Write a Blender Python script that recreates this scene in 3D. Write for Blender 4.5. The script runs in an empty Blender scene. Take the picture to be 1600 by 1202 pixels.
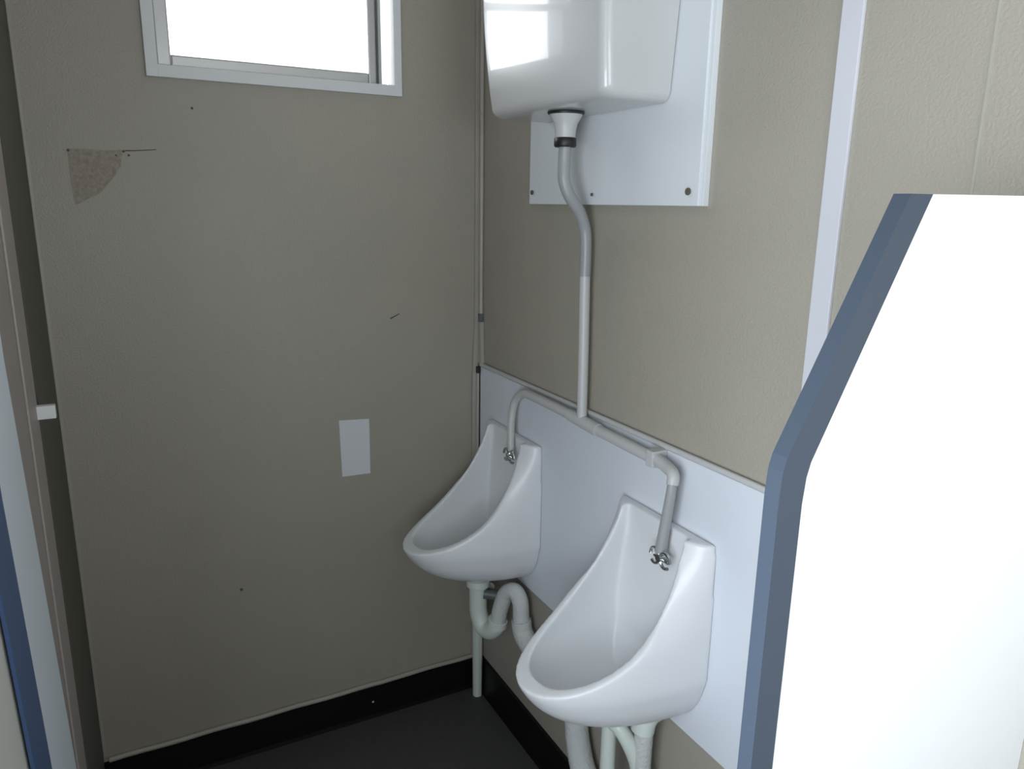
import bpy, bmesh, math, random
from mathutils import Vector, Matrix
random.seed(7)
sc = bpy.context.scene
C = sc.collection

# ---------------------------------------------------------------- camera
cam = bpy.data.cameras.new('camera')
cam.sensor_fit = 'HORIZONTAL'; cam.sensor_width = 36.0
cam.lens = 1173.547 / 1600 * 36.0
cam.clip_start = 0.02
camo = bpy.data.objects.new('camera', cam); C.objects.link(camo)
yaw, pitch, roll = 0.4881143, 0.2353008, 0.0150709
f = Vector((math.sin(yaw)*math.cos(pitch), math.cos(yaw)*math.cos(pitch), -math.sin(pitch)))
r0 = Vector((math.cos(yaw), -math.sin(yaw), 0)); u0 = r0.cross(f)
cr, sr = math.cos(roll), math.sin(roll)
r = r0*cr + u0*sr; u = u0*cr - r0*sr
M = Matrix((r, u, -f)).transposed().to_4x4()
M.translation = Vector((-0.94392, -1.98544, 1.55))
camo.matrix_world = M
sc.camera = camo

# ---------------------------------------------------------------- world and light
w = bpy.data.worlds.new('sky'); sc.world = w; w.use_nodes = True
bg = w.node_tree.nodes['Background']
bg.inputs[0].default_value = (0.90, 0.95, 1.0, 1); bg.inputs[1].default_value = 1.35
sc.view_settings.view_transform = 'Standard'; sc.view_settings.look = 'None'
sc.view_settings.exposure = 0.0; sc.view_settings.gamma = 1.0
sc.view_settings.use_curve_mapping = False

def area(name, loc, rot, sx, sy, power, col):
    l = bpy.data.lights.new(name, 'AREA'); l.shape = 'RECTANGLE'; l.size = sx; l.size_y = sy
    l.energy = power; l.color = col
    o = bpy.data.objects.new(name, l); C.objects.link(o); o.location = loc; o.rotation_euler = rot
    return o
# daylight arriving through the open doorway in the left wall, then a fill light added behind the camera
area('doorway_daylight', (-1.24, -1.86, 1.16), (0, -math.pi/2, 0), 0.9, 0.85, 22, (0.82, 0.91, 1.0))
area('rear_fill_light', (-0.55, -3.15, 1.32), (math.pi/2, 0, 0), 0.90, 0.9, 15.5, (0.86, 0.93, 1.0))
# daylight at the small high window
area('window_daylight', (-0.55, 0.20, 2.02), (-math.pi/2, 0, 0), 0.5, 0.34, 5, (0.92, 0.96, 1.0))

# ---------------------------------------------------------------- materials
def mat(name, col, rough=0.5, spec=0.5, bump=None, var=None, coat=0.0, metal=0.0):
    """bump = (scale, strength, distance); var = (scale, amount, other colour)"""
    m = bpy.data.materials.new(name); m.use_nodes = True
    nt = m.node_tree; b = nt.nodes['Principled BSDF']
    b.inputs['Base Color'].default_value = (*col, 1); b.inputs['Roughness'].default_value = rough
    b.inputs['Specular IOR Level'].default_value = spec; b.inputs['Metallic'].default_value = metal
    b.inputs['Coat Weight'].default_value = coat; b.inputs['Coat Roughness'].default_value = 0.06
    tc = nt.nodes.new('ShaderNodeTexCoord')
    if var:
        n = nt.nodes.new('ShaderNodeTexNoise'); n.inputs['Scale'].default_value = var[0]; n.inputs['Detail'].default_value = 5
        nt.links.new(tc.outputs['Object'], n.inputs['Vector'])
        mr = nt.nodes.new('ShaderNodeMapRange'); mr.inputs[1].default_value = 0.35; mr.inputs[2].default_value = 0.7
        mr.inputs[4].default_value = var[1]
        nt.links.new(n.outputs['Fac'], mr.inputs[0])
        mx = nt.nodes.new('ShaderNodeMix'); mx.data_type = 'RGBA'
        mx.inputs[6].default_value = (*col, 1); mx.inputs[7].default_value = (*var[2], 1)
        nt.links.new(mr.outputs[0], mx.inputs[0]); nt.links.new(mx.outputs[2], b.inputs['Base Color'])
    if bump:
        n = nt.nodes.new('ShaderNodeTexNoise'); n.inputs['Scale'].default_value = bump[0]; n.inputs['Detail'].default_value = 3
        nt.links.new(tc.outputs['Object'], n.inputs['Vector'])
        bp = nt.nodes.new('ShaderNodeBump'); bp.inputs['Strength'].default_value = bump[1]; bp.inputs['Distance'].default_value = bump[2]
        nt.links.new(n.outputs['Fac'], bp.inputs['Height']); nt.links.new(bp.outputs[0], b.inputs['Normal'])
    return m

MT = {}
MT['wall'] = mat('grey_vinyl_wallboard', (0.38, 0.35, 0.29), 0.42, 0.4, (210, 0.6, 0.002), (2.2, 0.5, (0.33, 0.305, 0.26)))
MT['trim'] = mat('beige_plastic_trim', (0.42, 0.39, 0.34), 0.4, 0.5, None, (9, 0.5, (0.34, 0.31, 0.27)))
MT['white_trim'] = mat('white_joint_strip', (0.60, 0.60, 0.64), 0.4)
MT['skirt'] = mat('black_rubber_skirting', (0.006, 0.005, 0.005), 0.45, 0.3, (60, 0.2, 0.001))
MT['floor'] = mat('charcoal_vinyl_floor', (0.075, 0.072, 0.070), 0.6, 0.35, (300, 0.4, 0.001), (40, 0.5, (0.062, 0.060, 0.060)))
MT['ceil'] = mat('off_white_ceiling', (0.55, 0.54, 0.52), 0.7)
MT['laminate'] = mat('white_laminate_board', (0.70, 0.73, 0.78), 0.28, 0.5)
MT['board'] = mat('white_backing_board', (0.72, 0.75, 0.77), 0.35, 0.5)
MT['frame'] = mat('white_window_plastic', (0.72, 0.73, 0.73), 0.4)
MT['alu'] = mat('brushed_aluminium_sash', (0.55, 0.55, 0.54), 0.35, 0.5, None, None, 0, 0.6)
MT['porcelain'] = mat('white_porcelain', (0.74, 0.75, 0.76), 0.38, 0.5, None, None, 0.08)
MT['cistern'] = mat('glossy_white_cistern_plastic', (0.53, 0.535, 0.53), 0.3, 0.45, None, None, 0.55)
MT['black'] = mat('black_rubber', (0.012, 0.012, 0.012), 0.45)
MT['pipe'] = mat('grey_white_pipe', (0.52, 0.52, 0.51), 0.38)
MT['flexpipe'] = mat('grey_flexible_pipe', (0.33, 0.34, 0.34), 0.35)
MT['white_pipe'] = mat('off_white_waste_plastic', (0.66, 0.72, 0.66), 0.4)
MT['lag'] = mat('pale_pipe_lagging', (0.58, 0.59, 0.58), 0.85, 0.2, (120, 0.8, 0.004))
MT['dark_fit'] = mat('dark_grey_fitting', (0.12, 0.13, 0.13), 0.4)
MT['chrome'] = mat('chrome', (0.62, 0.64, 0.65), 0.18, 0.5, None, None, 0, 1.0)
MT['screen'] = mat('white_screen_laminate', (0.86, 0.88, 0.90), 0.3)
MT['edge_blue'] = mat('slate_blue_edging', (0.05, 0.066, 0.092), 0.45, 0.4)
MT['edge_navy'] = mat('navy_blue_edging', (0.06, 0.11, 0.23), 0.45, 0.4)
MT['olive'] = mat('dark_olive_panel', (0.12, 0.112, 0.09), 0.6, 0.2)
MT['post'] = mat('taupe_door_post', (0.36, 0.315, 0.285), 0.45)
MT['partition'] = mat('pale_blue_partition_laminate', (0.80, 0.88, 0.95), 0.35)
MT['cream'] = mat('cream_door_panel', (0.66, 0.66, 0.60), 0.5)
MT['paper'] = mat('white_paper', (0.66, 0.67, 0.68), 0.8)
MT['tear'] = mat('bare_brown_backing', (0.38, 0.34, 0.28), 0.9, 0.1, (160, 1.0, 0.002), (120, 0.8, (0.28, 0.24, 0.19)))
MT['mark'] = mat('dark_scuff', (0.13, 0.11, 0.09), 0.9, 0.1)

g = bpy.data.materials.new('window_glass'); g.use_nodes = True; nt = g.node_tree
nt.nodes.clear(); out = nt.nodes.new('ShaderNodeOutputMaterial'); mx = nt.nodes.new('ShaderNodeMixShader')
tr = nt.nodes.new('ShaderNodeBsdfTransparent'); gl = nt.nodes.new('ShaderNodeBsdfGlossy'); gl.inputs['Roughness'].default_value = 0.05
fr = nt.nodes.new('ShaderNodeFresnel'); fr.inputs[0].default_value = 1.45
nt.links.new(fr.outputs[0], mx.inputs[0]); nt.links.new(tr.outputs[0], mx.inputs[1]); nt.links.new(gl.outputs[0], mx.inputs[2])
nt.links.new(mx.outputs[0], out.inputs[0]); MT['glass'] = g

# ---------------------------------------------------------------- helpers
def finish(name, bm, m, parent=None, smooth=False, kind=None):
    me = bpy.data.meshes.new(name)
    bmesh.ops.recalc_face_normals(bm, faces=bm.faces)
    bm.to_mesh(me); bm.free(); me.materials.append(MT[m])
    if smooth:
        me.polygons.foreach_set('use_smooth', [True]*len(me.polygons))
        try: me.set_sharp_from_angle(angle=math.radians(40))
        except Exception: pass
    o = bpy.data.objects.new(name, me); C.objects.link(o)
    if parent is not None:
        o.parent = parent; o.matrix_parent_inverse = Matrix.Translation(-Vector(parent.location))
    if kind: o['kind'] = kind
    return o
def tag(o, label, cat, group=None):
    o['label'] = label; o['category'] = cat
    if group: o['group'] = group
    return o
def thing(name, label, cat, loc, group=None):
    o = bpy.data.objects.new(name, None); C.objects.link(o); o.location = loc; o.empty_display_size = 0.05
    return tag(o, label, cat, group)
def add_box(bm, x0, x1, y0, y1, z0, z1, bev=0.0):
    d = bmesh.new(); bmesh.ops.create_cube(d, size=1)
    for v in d.verts:
        v.co = Vector(((x0+x1)/2 + v.co.x*(x1-x0), (y0+y1)/2 + v.co.y*(y1-y0), (z0+z1)/2 + v.co.z*(z1-z0)))
    if bev: bmesh.ops.bevel(d, geom=d.edges[:], offset=bev, segments=2, affect='EDGES', profile=0.6)
    me = bpy.data.meshes.new('t'); d.to_mesh(me); d.free(); bm.from_mesh(me); bpy.data.meshes.remove(me)
    return bm
def box(*a, **k): return add_box(bmesh.new(), *a, **k)
def add_prism(bm, pts, direction):
    """pts: list of 3D points of a planar polygon, extruded by direction"""
    d = Vector(direction); a = [bm.verts.new(p) for p in pts]; b = [bm.verts.new(Vector(p)+d) for p in pts]
    bm.faces.new(a); bm.faces.new(b[::-1]); n = len(pts)
    for i in range(n): bm.faces.new((a[i], b[i], b[(i+1) % n], a[(i+1) % n]))
    return bm
def spline(P, per=8):
    P = [Vector(p) for p in P]; out = []
    Q = [P[0]*2-P[1]] + P + [P[-1]*2-P[-2]]
    for i in range(1, len(Q)-2):
        for k in range(per):
            t = k/per; a, b, c, d = Q[i-1], Q[i], Q[i+1], Q[i+2]
            out.append(0.5*((2*b)+(c-a)*t+(2*a-5*b+4*c-d)*t*t+(3*b-a-3*c+d)*t**3))
    out.append(P[-1]); return out
def add_tube(bm, pts, rad, seg=20, caps=True):
    pts = [Vector(p) for p in pts]; n = len(pts)
    R = rad if isinstance(rad, (list, tuple)) else [rad]*n
    if len(R) != n: R = [R[0] + (R[-1]-R[0])*i/(n-1) for i in range(n)] if len(R) == 2 else [R[min(len(R)-1, int(i*len(R)/n))] for i in range(n)]
    T = [(pts[min(i+1, n-1)]-pts[max(i-1, 0)]).normalized() for i in range(n)]
    N = T[0].orthogonal().normalized(); rings = []
    for i in range(n):
        N = (N - T[i]*N.dot(T[i])).normalized(); B = T[i].cross(N)
        rings.append([bm.verts.new(pts[i] + (N*math.cos(2*math.pi*k/seg)+B*math.sin(2*math.pi*k/seg))*R[i]) for k in range(seg)])
    for i in range(n-1):
        for k in range(seg):
            bm.faces.new((rings[i][k], rings[i][(k+1) % seg], rings[i+1][(k+1) % seg], rings[i+1][k]))
    if caps: bm.faces.new(rings[0][::-1]); bm.faces.new(rings[-1])
    return bm
def tube(*a, **k): return add_tube(bmesh.new(), *a, **k)
def lathe(prof, c, seg=28):
    """prof: (radius, z) list about the vertical through c"""
    bm = bmesh.new(); rings = []
    for rr, z in prof: rings.append([bm.verts.new((c[0]+rr*math.cos(2*math.pi*k/seg), c[1]+rr*math.sin(2*math.pi*k/seg), z)) for k in range(seg)])
    for i in range(len(rings)-1):
        for k in range(seg): bm.faces.new((rings[i][k], rings[i][(k+1) % seg], rings[i+1][(k+1) % seg], rings[i+1][k]))
    bm.faces.new(rings[0]); bm.faces.new(rings[-1]); return bm
S = 'structure'
XL, YN, ZC = -1.10, -2.50, 2.32; YS = -1.575      # left wall plane, near wall plane, ceiling height

# ---------------------------------------------------------------- shell
finish('floor', box(-1.2, 0.10, YN-0.1, 0.10, -0.05, 0.0), 'floor', kind=S)
finish('ceiling', box(-1.2, 0.10, YN-0.1, 0.10, ZC, ZC+0.05), 'ceil', kind=S)
# far wall with the window opening
WX0, WX1, WZ0, WZ1 = -0.822, -0.243, 1.834, 2.212
bm = bmesh.new()
add_box(bm, -1.16, WX0, 0, 0.05, 0, ZC); add_box(bm, WX1, 0.05, 0, 0.05, 0, ZC)
add_box(bm, WX0, WX1, 0, 0.05, 0, WZ0); add_box(bm, WX0, WX1, 0, 0.05, WZ1, ZC)
finish('wall_far', bm, 'wall', kind=S)
finish('wall_right', box(0, 0.05, YN, 0.0, 0, ZC), 'wall', kind=S)
# left wall: dark cubicle side near the corner, then a doorway beside the camera
bm = bmesh.new()
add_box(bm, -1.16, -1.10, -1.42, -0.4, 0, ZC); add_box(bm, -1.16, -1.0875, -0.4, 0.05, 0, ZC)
add_box(bm, -1.16, -1.10, YN, -2.32, 0, ZC); add_box(bm, -1.16, -1.10, -2.32, -1.42, 2.0, ZC); add_box(bm, -1.16, -1.10, -2.32, -1.42, 0, 0.64)  # last box: low wall added across the doorway to block low light
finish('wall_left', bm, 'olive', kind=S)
bm = bmesh.new()
add_box(bm, -1.16, -1.02, YN-0.05, YN, 0, ZC); add_box(bm, -0.08, 0.05, YN-0.05, YN, 0, ZC); add_box(bm, -1.02, -0.08, YN-0.05, YN, 2.0, ZC); add_box(bm, -1.02, -0.08, YN-0.05, YN, 0, 1.12)  # unseen; high sill added to keep rear light off the lower far wall
finish('wall_near', bm, 'wall', kind=S)

# skirtings
bm = bmesh.new(); add_prism(bm, [(-1.09, 0, 0.106), (-1.09, -0.008, 0.104), (-1.09, -0.010, 0.012), (-1.09, -0.013, 0.0005), (-1.09, 0, 0.0005)], (1.08, 0, 0))
finish('baseboard_far', bm, 'skirt', kind=S)
bm = bmesh.new(); add_prism(bm, [(0, -0.012, 0.125), (-0.008, -0.012, 0.121), (-0.010, -0.012, 0.012), (-0.013, -0.012, 0.0005), (0, -0.012, 0.0005)], (0, YN+0.012, 0))
finish('baseboard_right', bm, 'skirt', kind=S)
# thin capping strip above the far skirting, slightly wavy
pts = [(-1.075+1.055*i/24, -0.006, 0.1135+0.0012*math.sin(i*1.3)+(0.002 if i > 17 else 0)) for i in range(25)]
finish('trim_1', tube(pts, 0.0072, seg=10), 'trim', smooth=True, kind=S)
# corner cover strip on the far wall: runs down the corner with a kink where it works loose
bm = bmesh.new()
zz = [ZC, 1.30, 1.20, 1.10, 1.00, 0.12]; xa = [0.0, 0.0, -0.001, -0.006, -0.008, -0.008]
for i in range(5):
    a, b = i, i+1
    p = [(-0.020+xa[a], -0.010, zz[a]), (-0.003+xa[a], -0.010, zz[a]), (-0.003+xa[b], -0.010, zz[b]), (-0.020+xa[b], -0.010, zz[b])]
    add_prism(bm, p, (0, 0.010, 0))
finish('trim_2', bm, 'trim', kind=S)
# white joint strip on the right wall and the fine joint next to the screen
finish('trim_3', box(-0.006, 0.0, -1.222, -1.186, 0.125, ZC, bev=0.0015), 'white_trim', kind=S)
finish('trim_4', box(-0.0015, 0.0, -1.4075, -1.404, 0.125, ZC), 'trim', kind=S)
# pale edge strip at the left end of the far wall
finish('trim_5', box(-1.086, -1.081, -0.004, 0.0, 0.125, ZC), 'trim', kind=S)

# ---------------------------------------------------------------- window
win = bpy.data.objects.new('window_1', None); C.objects.link(win); win.location = (-0.53, 0, 1.82); win['kind'] = S
def ring(x0, x1, z0, z1, wl, wr, wb, wt, y0, y1, bev=0.0015):
    bm = bmesh.new()
    add_box(bm, x0, x0+wl, y0, y1, z0, z1, bev); add_box(bm, x1-wr, x1, y0, y1, z0, z1, bev)
    add_box(bm, x0+wl-0.001, x1-wr+0.001, y0, y1, z0, z0+wb, bev); add_box(bm, x0+wl-0.001, x1-wr+0.001, y0, y1, z1-wt, z1, bev)
    return bm
finish('window_frame', ring(-0.835, -0.232, 1.819, 2.225, 0.025, 0.020, 0.0265, 0.026, -0.012, 0.055), 'frame', win)
finish('window_sash', ring(-0.8088, -0.288, 1.848, 2.075, 0.031, 0.022, 0.026, 0.026, 0.022, 0.040, 0.004), 'alu', win)
finish('window_track', box(-0.2872, -0.2740, 0.026, 0.055, 1.8465, 2.198), 'alu', win)
finish('dark_gap_strip', box(-0.2878, -0.2840, 0.018, 0.0255, 1.8465, 2.198), 'dark_fit', win)  # dark strip standing in for the shaded gap beside the sash
finish('fixed_pane', box(-0.2740, -0.2522, 0.042, 0.045, 1.8465, 2.198), 'glass', win)
finish('window_pane', box(-0.779, -0.309, 0.030, 0.033, 1.873, 2.050), 'glass', win)

# ---------------------------------------------------------------- marks on the far wall
bm = bmesh.new()
P = [(-1.006, 1.655), (-0.97, 1.656), (-0.93, 1.654), (-0.898, 1.657), (-0.903, 1.625), (-0.920, 1.598), (-0.936, 1.580), (-0.950, 1.562), (-0.978, 1.548), (-1.002, 1.535), (-1.006, 1.58)]
add_prism(bm, [(x, -0.0012, z) for x, z in P], (0, 0.0012, 0))
o = finish('torn_patch', bm, 'tear'); tag(o, 'torn brown patch high on the left of the grey wall below window', 'wall damage')
for x, z, q in ((-0.896, 1.654, .003), (-0.886, 1.646, .0025), (-1.005, 1.652, .003), (-0.912, 1.645, .002)):
    finish('dark_spot', tube([(x, -0.0012, z), (x, -0.0019, z)], q, 9), 'mark', o)
o = finish('scratch', tube(spline([(-0.893, -0.0006, 1.656), (-0.87, -0.0006, 1.657), (-0.828, -0.0006, 1.661)], 4), [0.0012, 0.0008], 6), 'mark')
tag(o, 'thin dark scratch running right from the torn brown patch', 'scratch')
bm = bmesh.new(); add_prism(bm, [(-0.430, -0.0015, 0.962), (-0.3445, -0.0015, 0.957), (-0.3455, -0.0015, 0.795), (-0.427, -0.0015, 0.797)], (0, 0.0013, 0))
o = finish('paper_notice', bm, 'paper'); tag(o, 'small blank white paper stuck low on the grey wall left of urinals', 'paper')
o = finish('scuff_mark', tube(spline([(-0.275, -0.0005, 1.237), (-0.262, -0.0005, 1.243), (-0.248, -0.0005, 1.250)], 4), [0.0022, 0.0012], 6), 'mark')
tag(o, 'short slanted scuff on the grey wall near the corner, above the paper', 'scuff')
o = finish('wall_speck', tube([(-0.744, 0.0, 1.757), (-0.744, -0.0012, 1.757)], 0.0032, 8), 'mark')
tag(o, 'tiny dark speck on grey wall just below the window', 'speck')
o = finish('wall_speck', tube([(-0.716, 0.0, 0.517), (-0.716, -0.0010, 0.517)], 0.0042, 8), 'mark')
tag(o, 'small brown speck low on the grey wall, left of and below the paper', 'speck')
o = finish('paint_chip', tube([(-0.362, -0.0085, 0.055), (-0.362, -0.0115, 0.055)], [0.0035, 0.002], 7), 'frame')
tag(o, 'tiny white chip on the black skirting under the grey wall', 'chip')

# ---------------------------------------------------------------- corner cable
cb = thing('corner_cable', 'thin beige conduit down the corner with a cracked lower fitting', 'conduit', (-0.006, -0.020, 1.09))
finish('conduit', tube([(-0.006, -0.020, ZC-0.002), (-0.006, -0.020, 1.235)], 0.0062, 12), 'trim', cb, True)
finish('connector', box(-0.013, -0.0005, -0.028, -0.013, 1.215, 1.240, bev=0.002), 'dark_fit', cb)
bm = bmesh.new(); add_prism(bm, [(-0.012, -0.014, 1.218), (-0.012, -0.027, 1.218), (-0.012, -0.034, 1.093), (-0.012, -0.012, 1.093)], (0.011, 0, 0))
finish('broken_cover', bm, 'trim', cb)
finish('screw_block', box(-0.018, -0.003, -0.024, -0.011, 1.062, 1.082, bev=0.002), 'black', cb)
finish('lower_conduit', tube([(-0.012, -0.014, 1.07), (-0.013, -0.014, 0.90), (-0.013, -0.014, 0.125)], 0.0050, 10), 'trim', cb, True)

# ---------------------------------------------------------------- white splash panel on the right wall
pn = thing('splash_panel', 'long white laminate splash panel on the wall behind both urinals', 'wall panel', (0, -0.7, 0.52))
finish('board', box(-0.008, -0.0002, YS+0.016, -0.022, 0.515, 1.082, bev=0.001), 'laminate', pn)
finish('edge_strip', tube([(-0.0066, -0.024, 1.0882), (-0.0066, YS+0.016, 1.0882)], 0.0062, 12), 'pipe', pn, True)

# ---------------------------------------------------------------- cistern on its board
bb = thing('cistern_board', 'white mounting board screwed to the wall behind the cistern', 'board', (0, -0.63, 1.552))
finish('panel', box(-0.018, -0.0002, -0.930, -0.318, 1.552, 2.30, bev=0.001), 'board', bb)
finish('side_flange', box(-0.013, -0.0002, -0.9385, -0.9302, 1.552, 2.30, bev=0.001), 'board', bb)
def screw(y, z, r_):
    bm = tube([(-0.020, y, z), (-0.0225, y, z)], r_, 12); return finish('screw', bm, 'mark', bb)
screw(-0.336, 1.579, 0.0055); screw(-0.598, 1.573, 0.0035); screw(-0.906, 1.577, 0.0065)

ci = thing('cistern', 'glossy white urinal cistern high on the wall', 'cistern', (-0.0205, -0.62, 1.73))
def cistern_mesh():
    """stack of rounded sections with a gently bulging front, rolled under at the bottom"""
    bm = bmesh.new(); rings = []
    zb = 1.7345; rb = 0.020
    lv = [(zb + rb*(1-math.cos(a)), rb*(1-math.sin(a))) for a in [math.pi/2*k/6 for k in range(7)]]
    lv += [(zb + rb + (2.02-zb-rb)*k/12, 0.0) for k in range(1, 13)]
    for z, ins in lv:
        t = (z-1.735)/(2.02-1.735); t = max(0.0, t)
        yl = -0.390 + 0.020*t - ins*0.7; yr = -0.838 - 0.022*t + ins
        xf = -0.163 - 0.018*t - 0.006*math.sin(math.pi*min(1, t)) + ins
        rc = 0.022; pts = [(-0.0205, yl)]
        for k in range(7):
            a = math.pi/2*k/6; pts.append((xf+rc-rc*math.sin(a), yl-rc+rc*math.cos(a)))
        for k in range(1, 12):
            q = k/12; pts.append((xf-0.010*math.sin(math.pi*q), (yl-rc)+(yr-yl+2*rc)*q))
        for k in range(7):
            a = math.pi/2*k/6; pts.append((xf+rc-rc*math.cos(a), yr+rc-rc*math.sin(a)))
        pts.append((-0.0205, yr))
        rings.append([bm.verts.new((x, y, z)) for x, y in pts])
    stack_rings(rings, bm); return bm
def stack_rings(rings, bm):
    for a, b in zip(rings, rings[1:]):
        n = len(a)
        for k in range(n): bm.faces.new((a[k], a[(k+1) % n], b[(k+1) % n], b[k]))
    bm.faces.new(rings[0][::-1]); bm.faces.new(rings[-1])
finish('tank', cistern_mesh(), 'cistern', ci, True)
bm = box(-0.205, -0.0205, -0.870, -0.370, 2.021, 2.050, bev=0.008); finish('lid', bm, 'cistern', ci, True)

# ---------------------------------------------------------------- flush pipe
fp = thing('flush_pipe', 'grey flush pipe running from cistern down to both urinals', 'pipe', (-0.03, -0.60, 1.08))
finish('outlet_washer', lathe([(0.037, 1.7345), (0.038, 1.732), (0.037, 1.729)], (-0.10, -0.612)), 'black', fp, True)
finish('outlet_funnel', lathe([(0.034, 1.7285), (0.031, 1.722), (0.0245, 1.712), (0.022, 1.700), (0.0205, 1.684)], (-0.10, -0.612)), 'pipe', fp, True)
bm = lathe([(0.0215, 1.6840), (0.0230, 1.682), (0.0230, 1.668), (0.0210, 1.6655)], (-0.10, -0.612), 14); finish('nut', bm, 'black', fp, True)
pp = spline([(-0.10, -0.612, 1.668), (-0.10, -0.610, 1.640), (-0.099, -0.611, 1.600), (-0.085, -0.612, 1.568), (-0.055, -0.606, 1.535), (-0.036, -0.600, 1.50), (-0.032, -0.600, 1.46), (-0.032, -0.600, 1.40)], 8)
finish('flexible_hose', tube(pp, 0.0128, 20), 'flexpipe', fp, True)
finish('down_pipe', tube([(-0.032, -0.600, 1.41), (-0.031, -0.604, 1.24), (-0.030, -0.606, 1.075)], 0.0118, 20), 'pipe', fp, True)
finish('tee_joint', tube([(-0.030, -0.560, 1.0740), (-0.030, -0.675, 1.0680)], 0.0150, 20), 'pipe', fp, True)
# left run to the first urinal and right run to the second, each ending over its bowl
L = spline([(-0.030, -0.57, 1.0735), (-0.030, -0.47, 1.076), (-0.030, -0.36, 1.076), (-0.031, -0.325, 1.070), (-0.034, -0.292, 1.045), (-0.040, -0.284, 1.00), (-0.048, -0.296, 0.95), (-0.054, -0.309, 0.912)], 8)
finish('left_branch', tube(L, [0.0125, 0.0092], 18), 'pipe', fp, True)
finish('right_branch', tube([(-0.030, -0.665, 1.0685), (-0.030, -0.880, 1.064)], 0.0125, 18), 'pipe', fp, True)
finish('pipe_clip', box(-0.046, -0.008, -0.884, -0.862, 1.050, 1.084, bev=0.003), 'pipe', fp)
finish('elbow', tube(spline([(-0.032, -0.884, 1.066), (-0.036, -0.915, 1.063), (-0.044, -0.945, 1.058), (-0.050, -0.952, 1.040)], 6), [0.0130, 0.0115], 18), 'pipe', fp, True)
finish('right_drop', tube(spline([(-0.049, -0.950, 1.052), (-0.050, -0.949, 1.02), (-0.052, -0.942, 0.96), (-0.056, -0.938, 0.90)], 6), [0.0085, 0.0118], 18), 'flexpipe', fp, True)
def spreader(c):
    cx, cy, cz = c; bm = bmesh.new()
    for s in (-1, 1):
        pts = [(cx-0.004, cy+s*0.015+0.014*math.cos(a)*s, cz+0.016*math.sin(a)) for a in [math.pi*2*k/14 for k in range(13)]]
        add_tube(bm, pts, 0.0034, 8)
    add_tube(bm, [(cx+0.010, cy, cz), (cx-0.010, cy, cz)], 0.0075, 14)
    add_tube(bm, [(cx, cy-0.02, cz-0.002), (cx, cy+0.02, cz-0.002)], 0.0045, 10)
    return finish('spreader', bm, 'chrome', fp, True)
spreader((-0.057, -0.312, 0.902)); spreader((-0.058, -0.944, 0.890))

# ---------------------------------------------------------------- urinals
def dense(tab, per=4):
    """smooth a (z, width, depth) table with a Catmull-Rom pass"""
    P = [Vector(t) for t in tab]; return [tuple(p) for p in spline(P, per)]
def u_ring(bm, z, W, D, back, n=2.25, seg=48):
    pts = []
    for k in range(seg+1):
        th = math.pi*k/seg; c, s = math.cos(th), math.sin(th)
        uu = W*math.copysign(abs(c)**(2/n), c); vv = back+(D-back)*abs(s)**(2/n)
        pts.append(bm.verts.new((-vv, uu, z)))
    return pts
def stack(rings, bm):
    for a, b in zip(rings, rings[1:]):
        n = len(a)
        for k in range(n): bm.faces.new((a[k], a[(k+1) % n], b[(k+1) % n], b[k]))
    bm.faces.new(rings[0][::-1]); bm.faces.new(rings[-1])
OUT = [(0.543, 0.046, 0.085), (0.548, 0.070, 0.130), (0.558, 0.090, 0.185), (0.572, 0.107, 0.230), (0.590, 0.121, 0.266), (0.614, 0.133, 0.296), (0.64, 0.141, 0.317), (0.665, 0.147, 0.329), (0.70, 0.148, 0.330), (0.75, 0.148, 0.290), (0.80, 0.147, 0.172), (0.85, 0.146, 0.112), (0.90, 0.145, 0.073), (0.925, 0.143, 0.060), (0.945, 0.141, 0.054)]
INN = [(0.574, 0.030, 0.120), (0.579, 0.056, 0.160), (0.591, 0.084, 0.206), (0.612, 0.100, 0.246), (0.64, 0.111, 0.276), (0.665, 0.117, 0.294), (0.70, 0.120, 0.304), (0.75, 0.119, 0.312), (0.80, 0.113, 0.312), (0.85, 0.105, 0.312), (0.90, 0.098, 0.312), (1.0, 0.092, 0.312)]
def tmp(bm):
    me = bpy.data.meshes.new('tmp'); bmesh.ops.recalc_face_normals(bm, faces=bm.faces); bm.to_mesh(me); bm.free()
    o = bpy.data.objects.new('tmp', me); C.objects.link(o); return o
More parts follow.
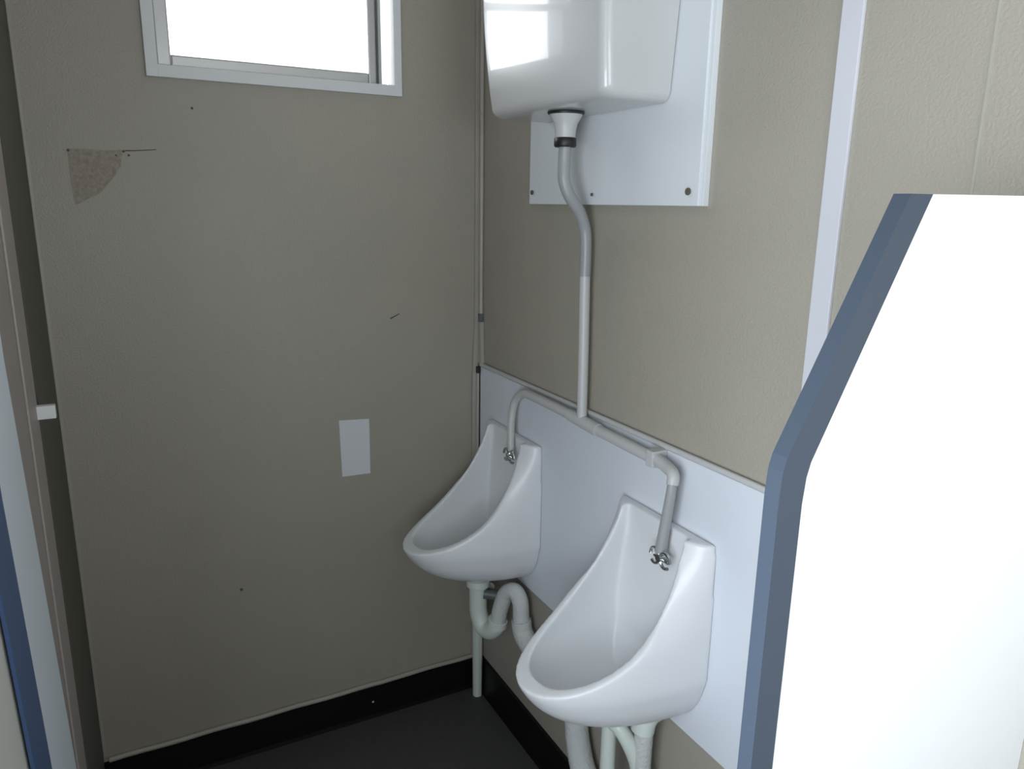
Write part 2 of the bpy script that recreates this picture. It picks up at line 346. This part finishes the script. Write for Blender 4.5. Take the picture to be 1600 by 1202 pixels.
def urinal_mesh():
    bm = bmesh.new(); stack([u_ring(bm, z, W, D, 0.0, 2.1) for z, W, D in dense(OUT)], bm); base = tmp(bm)
    bm = bmesh.new()
    rr = []
    for z, W, D in dense(INN):
        bk = 0.024 + max(0, (0.66-z))*0.35; rr.append(u_ring(bm, z, W, D, bk, 2.3))
    stack(rr, bm); cav = tmp(bm)
    rim = [(0.040, 1.0), (0.040, 0.955), (0.046, 0.922), (0.058, 0.885), (0.075, 0.848), (0.099, 0.810), (0.129, 0.772), (0.166, 0.738), (0.212, 0.709), (0.265, 0.685), (0.31, 0.670), (0.345, 0.660), (0.40, 0.65)]
    rim = [tuple(p) for p in spline([Vector((v, z, 0)) for v, z in rim[2:]], 3)]; rim = [(0.040, 1.0), (0.040, 0.955)] + [(v, z) for v, z, _ in rim] + [(0.40, 1.0)]
    bm = bmesh.new(); add_prism(bm, [(-v, -0.2, z) for v, z in rim], (0, 0.4, 0)); cut = tmp(bm)
    for t in (cav, cut):
        m = base.modifiers.new('b', 'BOOLEAN'); m.operation = 'DIFFERENCE'; m.object = t; m.solver = 'EXACT'
    m = base.modifiers.new('r', 'REMESH'); m.mode = 'VOXEL'; m.voxel_size = 0.0034; m.use_smooth_shade = True
    m = base.modifiers.new('s', 'SMOOTH'); m.factor = 0.5; m.iterations = 9
    dg = bpy.context.evaluated_depsgraph_get()
    me = bpy.data.meshes.new_from_object(base.evaluated_get(dg)); me.name = 'bowl'
    for t in (base, cav, cut): bpy.data.objects.remove(t)
    for v in me.vertices: v.co.x = min(v.co.x, 0.0)
    me.polygons.foreach_set('use_smooth', [True]*len(me.polygons))
    me.materials.clear(); me.materials.append(MT['porcelain'])
    return me
um = urinal_mesh()
XB = -0.0085
def place_urinal(y, label):
    t = thing('urinal', label, 'urinal', (XB, y, 0.515), 'white bowl urinals on the right wall')
    b = bpy.data.objects.new('bowl', um); C.objects.link(b); b.parent = t; b.location = (0, 0, -0.515)
    gr = lathe([(0.026, 0.5765), (0.026, 0.579), (0.020, 0.5805), (0.004, 0.5805)], (XB-0.095, y), 20)
    finish('outlet_grate', gr, 'chrome', t, True)
    return t
place_urinal(-0.253, 'white bowl urinal in the corner beside the grey window wall')
place_urinal(-0.896, 'white bowl urinal nearest the camera, beside the white screen')

# ---------------------------------------------------------------- waste traps and pipes
t1 = thing('waste_trap', 'pale green-white plastic waste trap under the corner urinal', 'trap', (-0.10, -0.215, 0.33), 'waste traps below the urinals')
finish('collar', lathe([(0.030, 0.5435), (0.024, 0.530), (0.024, 0.514), (0.033, 0.511), (0.034, 0.508), (0.034, 0.492), (0.028, 0.488)], (-0.105, -0.218)), 'white_pipe', t1, True)
finish('u_bend', tube(spline([(-0.105, -0.218, 0.505), (-0.105, -0.218, 0.45), (-0.104, -0.220, 0.405), (-0.098, -0.236, 0.370), (-0.090, -0.262, 0.366), (-0.083, -0.286, 0.388), (-0.080, -0.293, 0.415)], 8), 0.0258, 20), 'white_pipe', t1, True)
finish('union_nut', tube([(-0.0795, -0.2935, 0.395), (-0.079, -0.296, 0.412)], 0.0265, 14), 'white_pipe', t1, True)
finish('side_inlet', tube([(-0.096, -0.235, 0.470), (-0.040, -0.265, 0.462)], 0.015, 14), 'dark_fit', t1, True)
lg = thing('lagged_waste_pipe', 'pale lagged waste pipe looping up and along behind the urinals', 'pipe', (-0.05, -0.38, 0.45))
finish('loop', tube(spline([(-0.080, -0.294, 0.408), (-0.074, -0.303, 0.460), (-0.066, -0.318, 0.505), (-0.055, -0.345, 0.521), (-0.050, -0.368, 0.500), (-0.050, -0.374, 0.465), (-0.050, -0.378, 0.435)], 8), 0.0225, 20), 'lag', lg, True)
finish('elbow', tube(spline([(-0.050, -0.376, 0.448), (-0.048, -0.384, 0.415), (-0.046, -0.412, 0.396), (-0.044, -0.460, 0.384)], 6), 0.0275, 20), 'lag', lg, True)
finish('wall_run', tube(spline([(-0.044, -0.440, 0.389), (-0.044, -0.53, 0.380), (-0.044, -0.60, 0.372), (-0.045, -0.648, 0.335), (-0.048, -0.668, 0.28), (-0.050, -0.70, 0.22), (-0.050, -0.76, 0.17), (-0.050, -0.90, 0.15), (-0.050, -1.10, 0.15)], 8), [0.025, 0.034], 22), 'lag', lg, True)
sp = thing('corner_waste_pipe', 'white upright pipe standing on the floor in the room corner', 'pipe', (-0.036, -0.046, 0.0))
finish('pipe', tube([(-0.028, -0.052, 0.001), (-0.028, -0.052, 0.43)], [0.0148, 0.0180], 10), 'white_pipe', sp)
finish('branch', tube([(-0.028, -0.052, 0.42), (-0.060, -0.20, 0.462)], 0.0155, 12), 'white_pipe', sp, True)

t2 = thing('waste_trap', 'white plastic waste trap under the urinal beside the white screen', 'trap', (-0.10, -0.86, 0.20), 'waste traps below the urinals')
finish('collar', lathe([(0.0215, 0.5435), (0.0215, 0.512), (0.0225, 0.508), (0.0200, 0.486), (0.0175, 0.482)], (-0.10, -0.862)), 'white_pipe', t2, True)
finish('tail_pipe', tube([(-0.10, -0.862, 0.495), (-0.10, -0.862, 0.20)], 0.0165, 20), 'white_pipe', t2, True)
finish('angled_arm', tube(spline([(-0.098, -0.872, 0.488), (-0.092, -0.890, 0.482), (-0.080, -0.905, 0.455), (-0.066, -0.915, 0.415), (-0.060, -0.920, 0.38)], 6), 0.0170, 18), 'white_pipe', t2, True)
finish('riser', tube(spline([(-0.058, -0.925, 0.36), (-0.058, -0.925, 0.45), (-0.056, -0.925, 0.500), (-0.050, -0.925, 0.522), (-0.035, -0.925, 0.528)], 6), 0.0195, 20), 'lag', t2, True)
finish('riser_cap', tube(spline([(-0.062, -0.925, 0.492), (-0.058, -0.925, 0.512), (-0.046, -0.925, 0.528), (-0.030, -0.925, 0.532)], 5), 0.0245, 20), 'white_pipe', t2, True)
finish('lower_socket', tube([(-0.058, -0.925, 0.20), (-0.058, -0.925, 0.385)], 0.0240, 20), 'white_pipe', t2, True)
finish('cross_pipe', tube([(-0.10, -0.862, 0.345), (-0.058, -0.925, 0.345)], 0.0085, 14), 'white_pipe', t2, True)

# ---------------------------------------------------------------- urinal screen on the right
us = thing('urinal_screen', 'tall white modesty screen with slate-blue edging beside the near urinal', 'screen', (0, YS, 0.25))
outer = [(-0.3595, 1.5635), (-0.471, 1.352), (-0.4745, 1.340), (-0.476, 1.318), (-0.4765, 0.25)]
inner = [(-0.3340, 1.5635), (-0.4455, 1.344), (-0.4490, 1.331), (-0.4510, 1.308), (-0.4520, 0.25)]
bm = bmesh.new(); add_prism(bm, [(x, YS, z) for x, z in inner] + [(-0.0005, YS, 0.25), (-0.0005, YS, 1.566)], (0, 0.013, 0))
finish('panel', bm, 'screen', us)
bm = bmesh.new(); ring_ = [(x, YS-0.0015, z) for x, z in outer] + [(x+0.003, YS-0.0015, z) for x, z in inner[::-1]]
add_prism(bm, ring_, (0, 0.016, 0)); finish('edging', bm, 'edge_blue', us)

# ---------------------------------------------------------------- left side, seen very obliquely
dp = thing('door_post', 'taupe ridged door post on the left beside the dark cubicle gap', 'door post', (-1.09, -0.6, 0))
finish('post', box(-1.0995, -1.088, -0.83, -0.470, 0.001, ZC-0.001, bev=0.002), 'post', dp)
finish('ridge', box(-1.088, -1.084, -0.60, -0.470, 0.001, ZC-0.001, bev=0.0015), 'post', dp)
finish('keep_plate', box(-1.088, -1.056, -0.490, -0.474, 1.172, 1.196, bev=0.002), 'frame', dp)['label'] = 'pale metal keep plate'
sd = thing('cubicle_partition', 'pale blue-white partition board with navy edging at far left', 'partition', (-1.085, -0.9, 0))
rt = [(-0.845, ZC-0.02), (-0.822, 1.34), (-0.663, 0.58), (-0.600, 0.01)]
bl = [(-1.08, ZC-0.02), (-1.004, 1.212), (-0.936, 0.80), (-0.86, 0.01)]
bl2 = [(y-0.112, z) for y, z in bl]
bm = bmesh.new(); add_prism(bm, [(-1.0845, y, z) for y, z in rt] + [(-1.0845, y, z) for y, z in bl[::-1]], (0.0035, 0, 0)); finish('board', bm, 'partition', sd)
bm = bmesh.new(); add_prism(bm, [(-1.0845, y, z) for y, z in bl] + [(-1.0845, y, z) for y, z in bl2[::-1]], (0.004, 0, 0)); finish('edging', bm, 'edge_navy', sd)
cd = finish('cubicle_door', box(-1.0985, -1.0875, -1.42, -1.00, 0.01, 2.0, bev=0.002), 'cream'); tag(cd, 'cream cubicle door at the bottom left edge beyond navy edging', 'door')
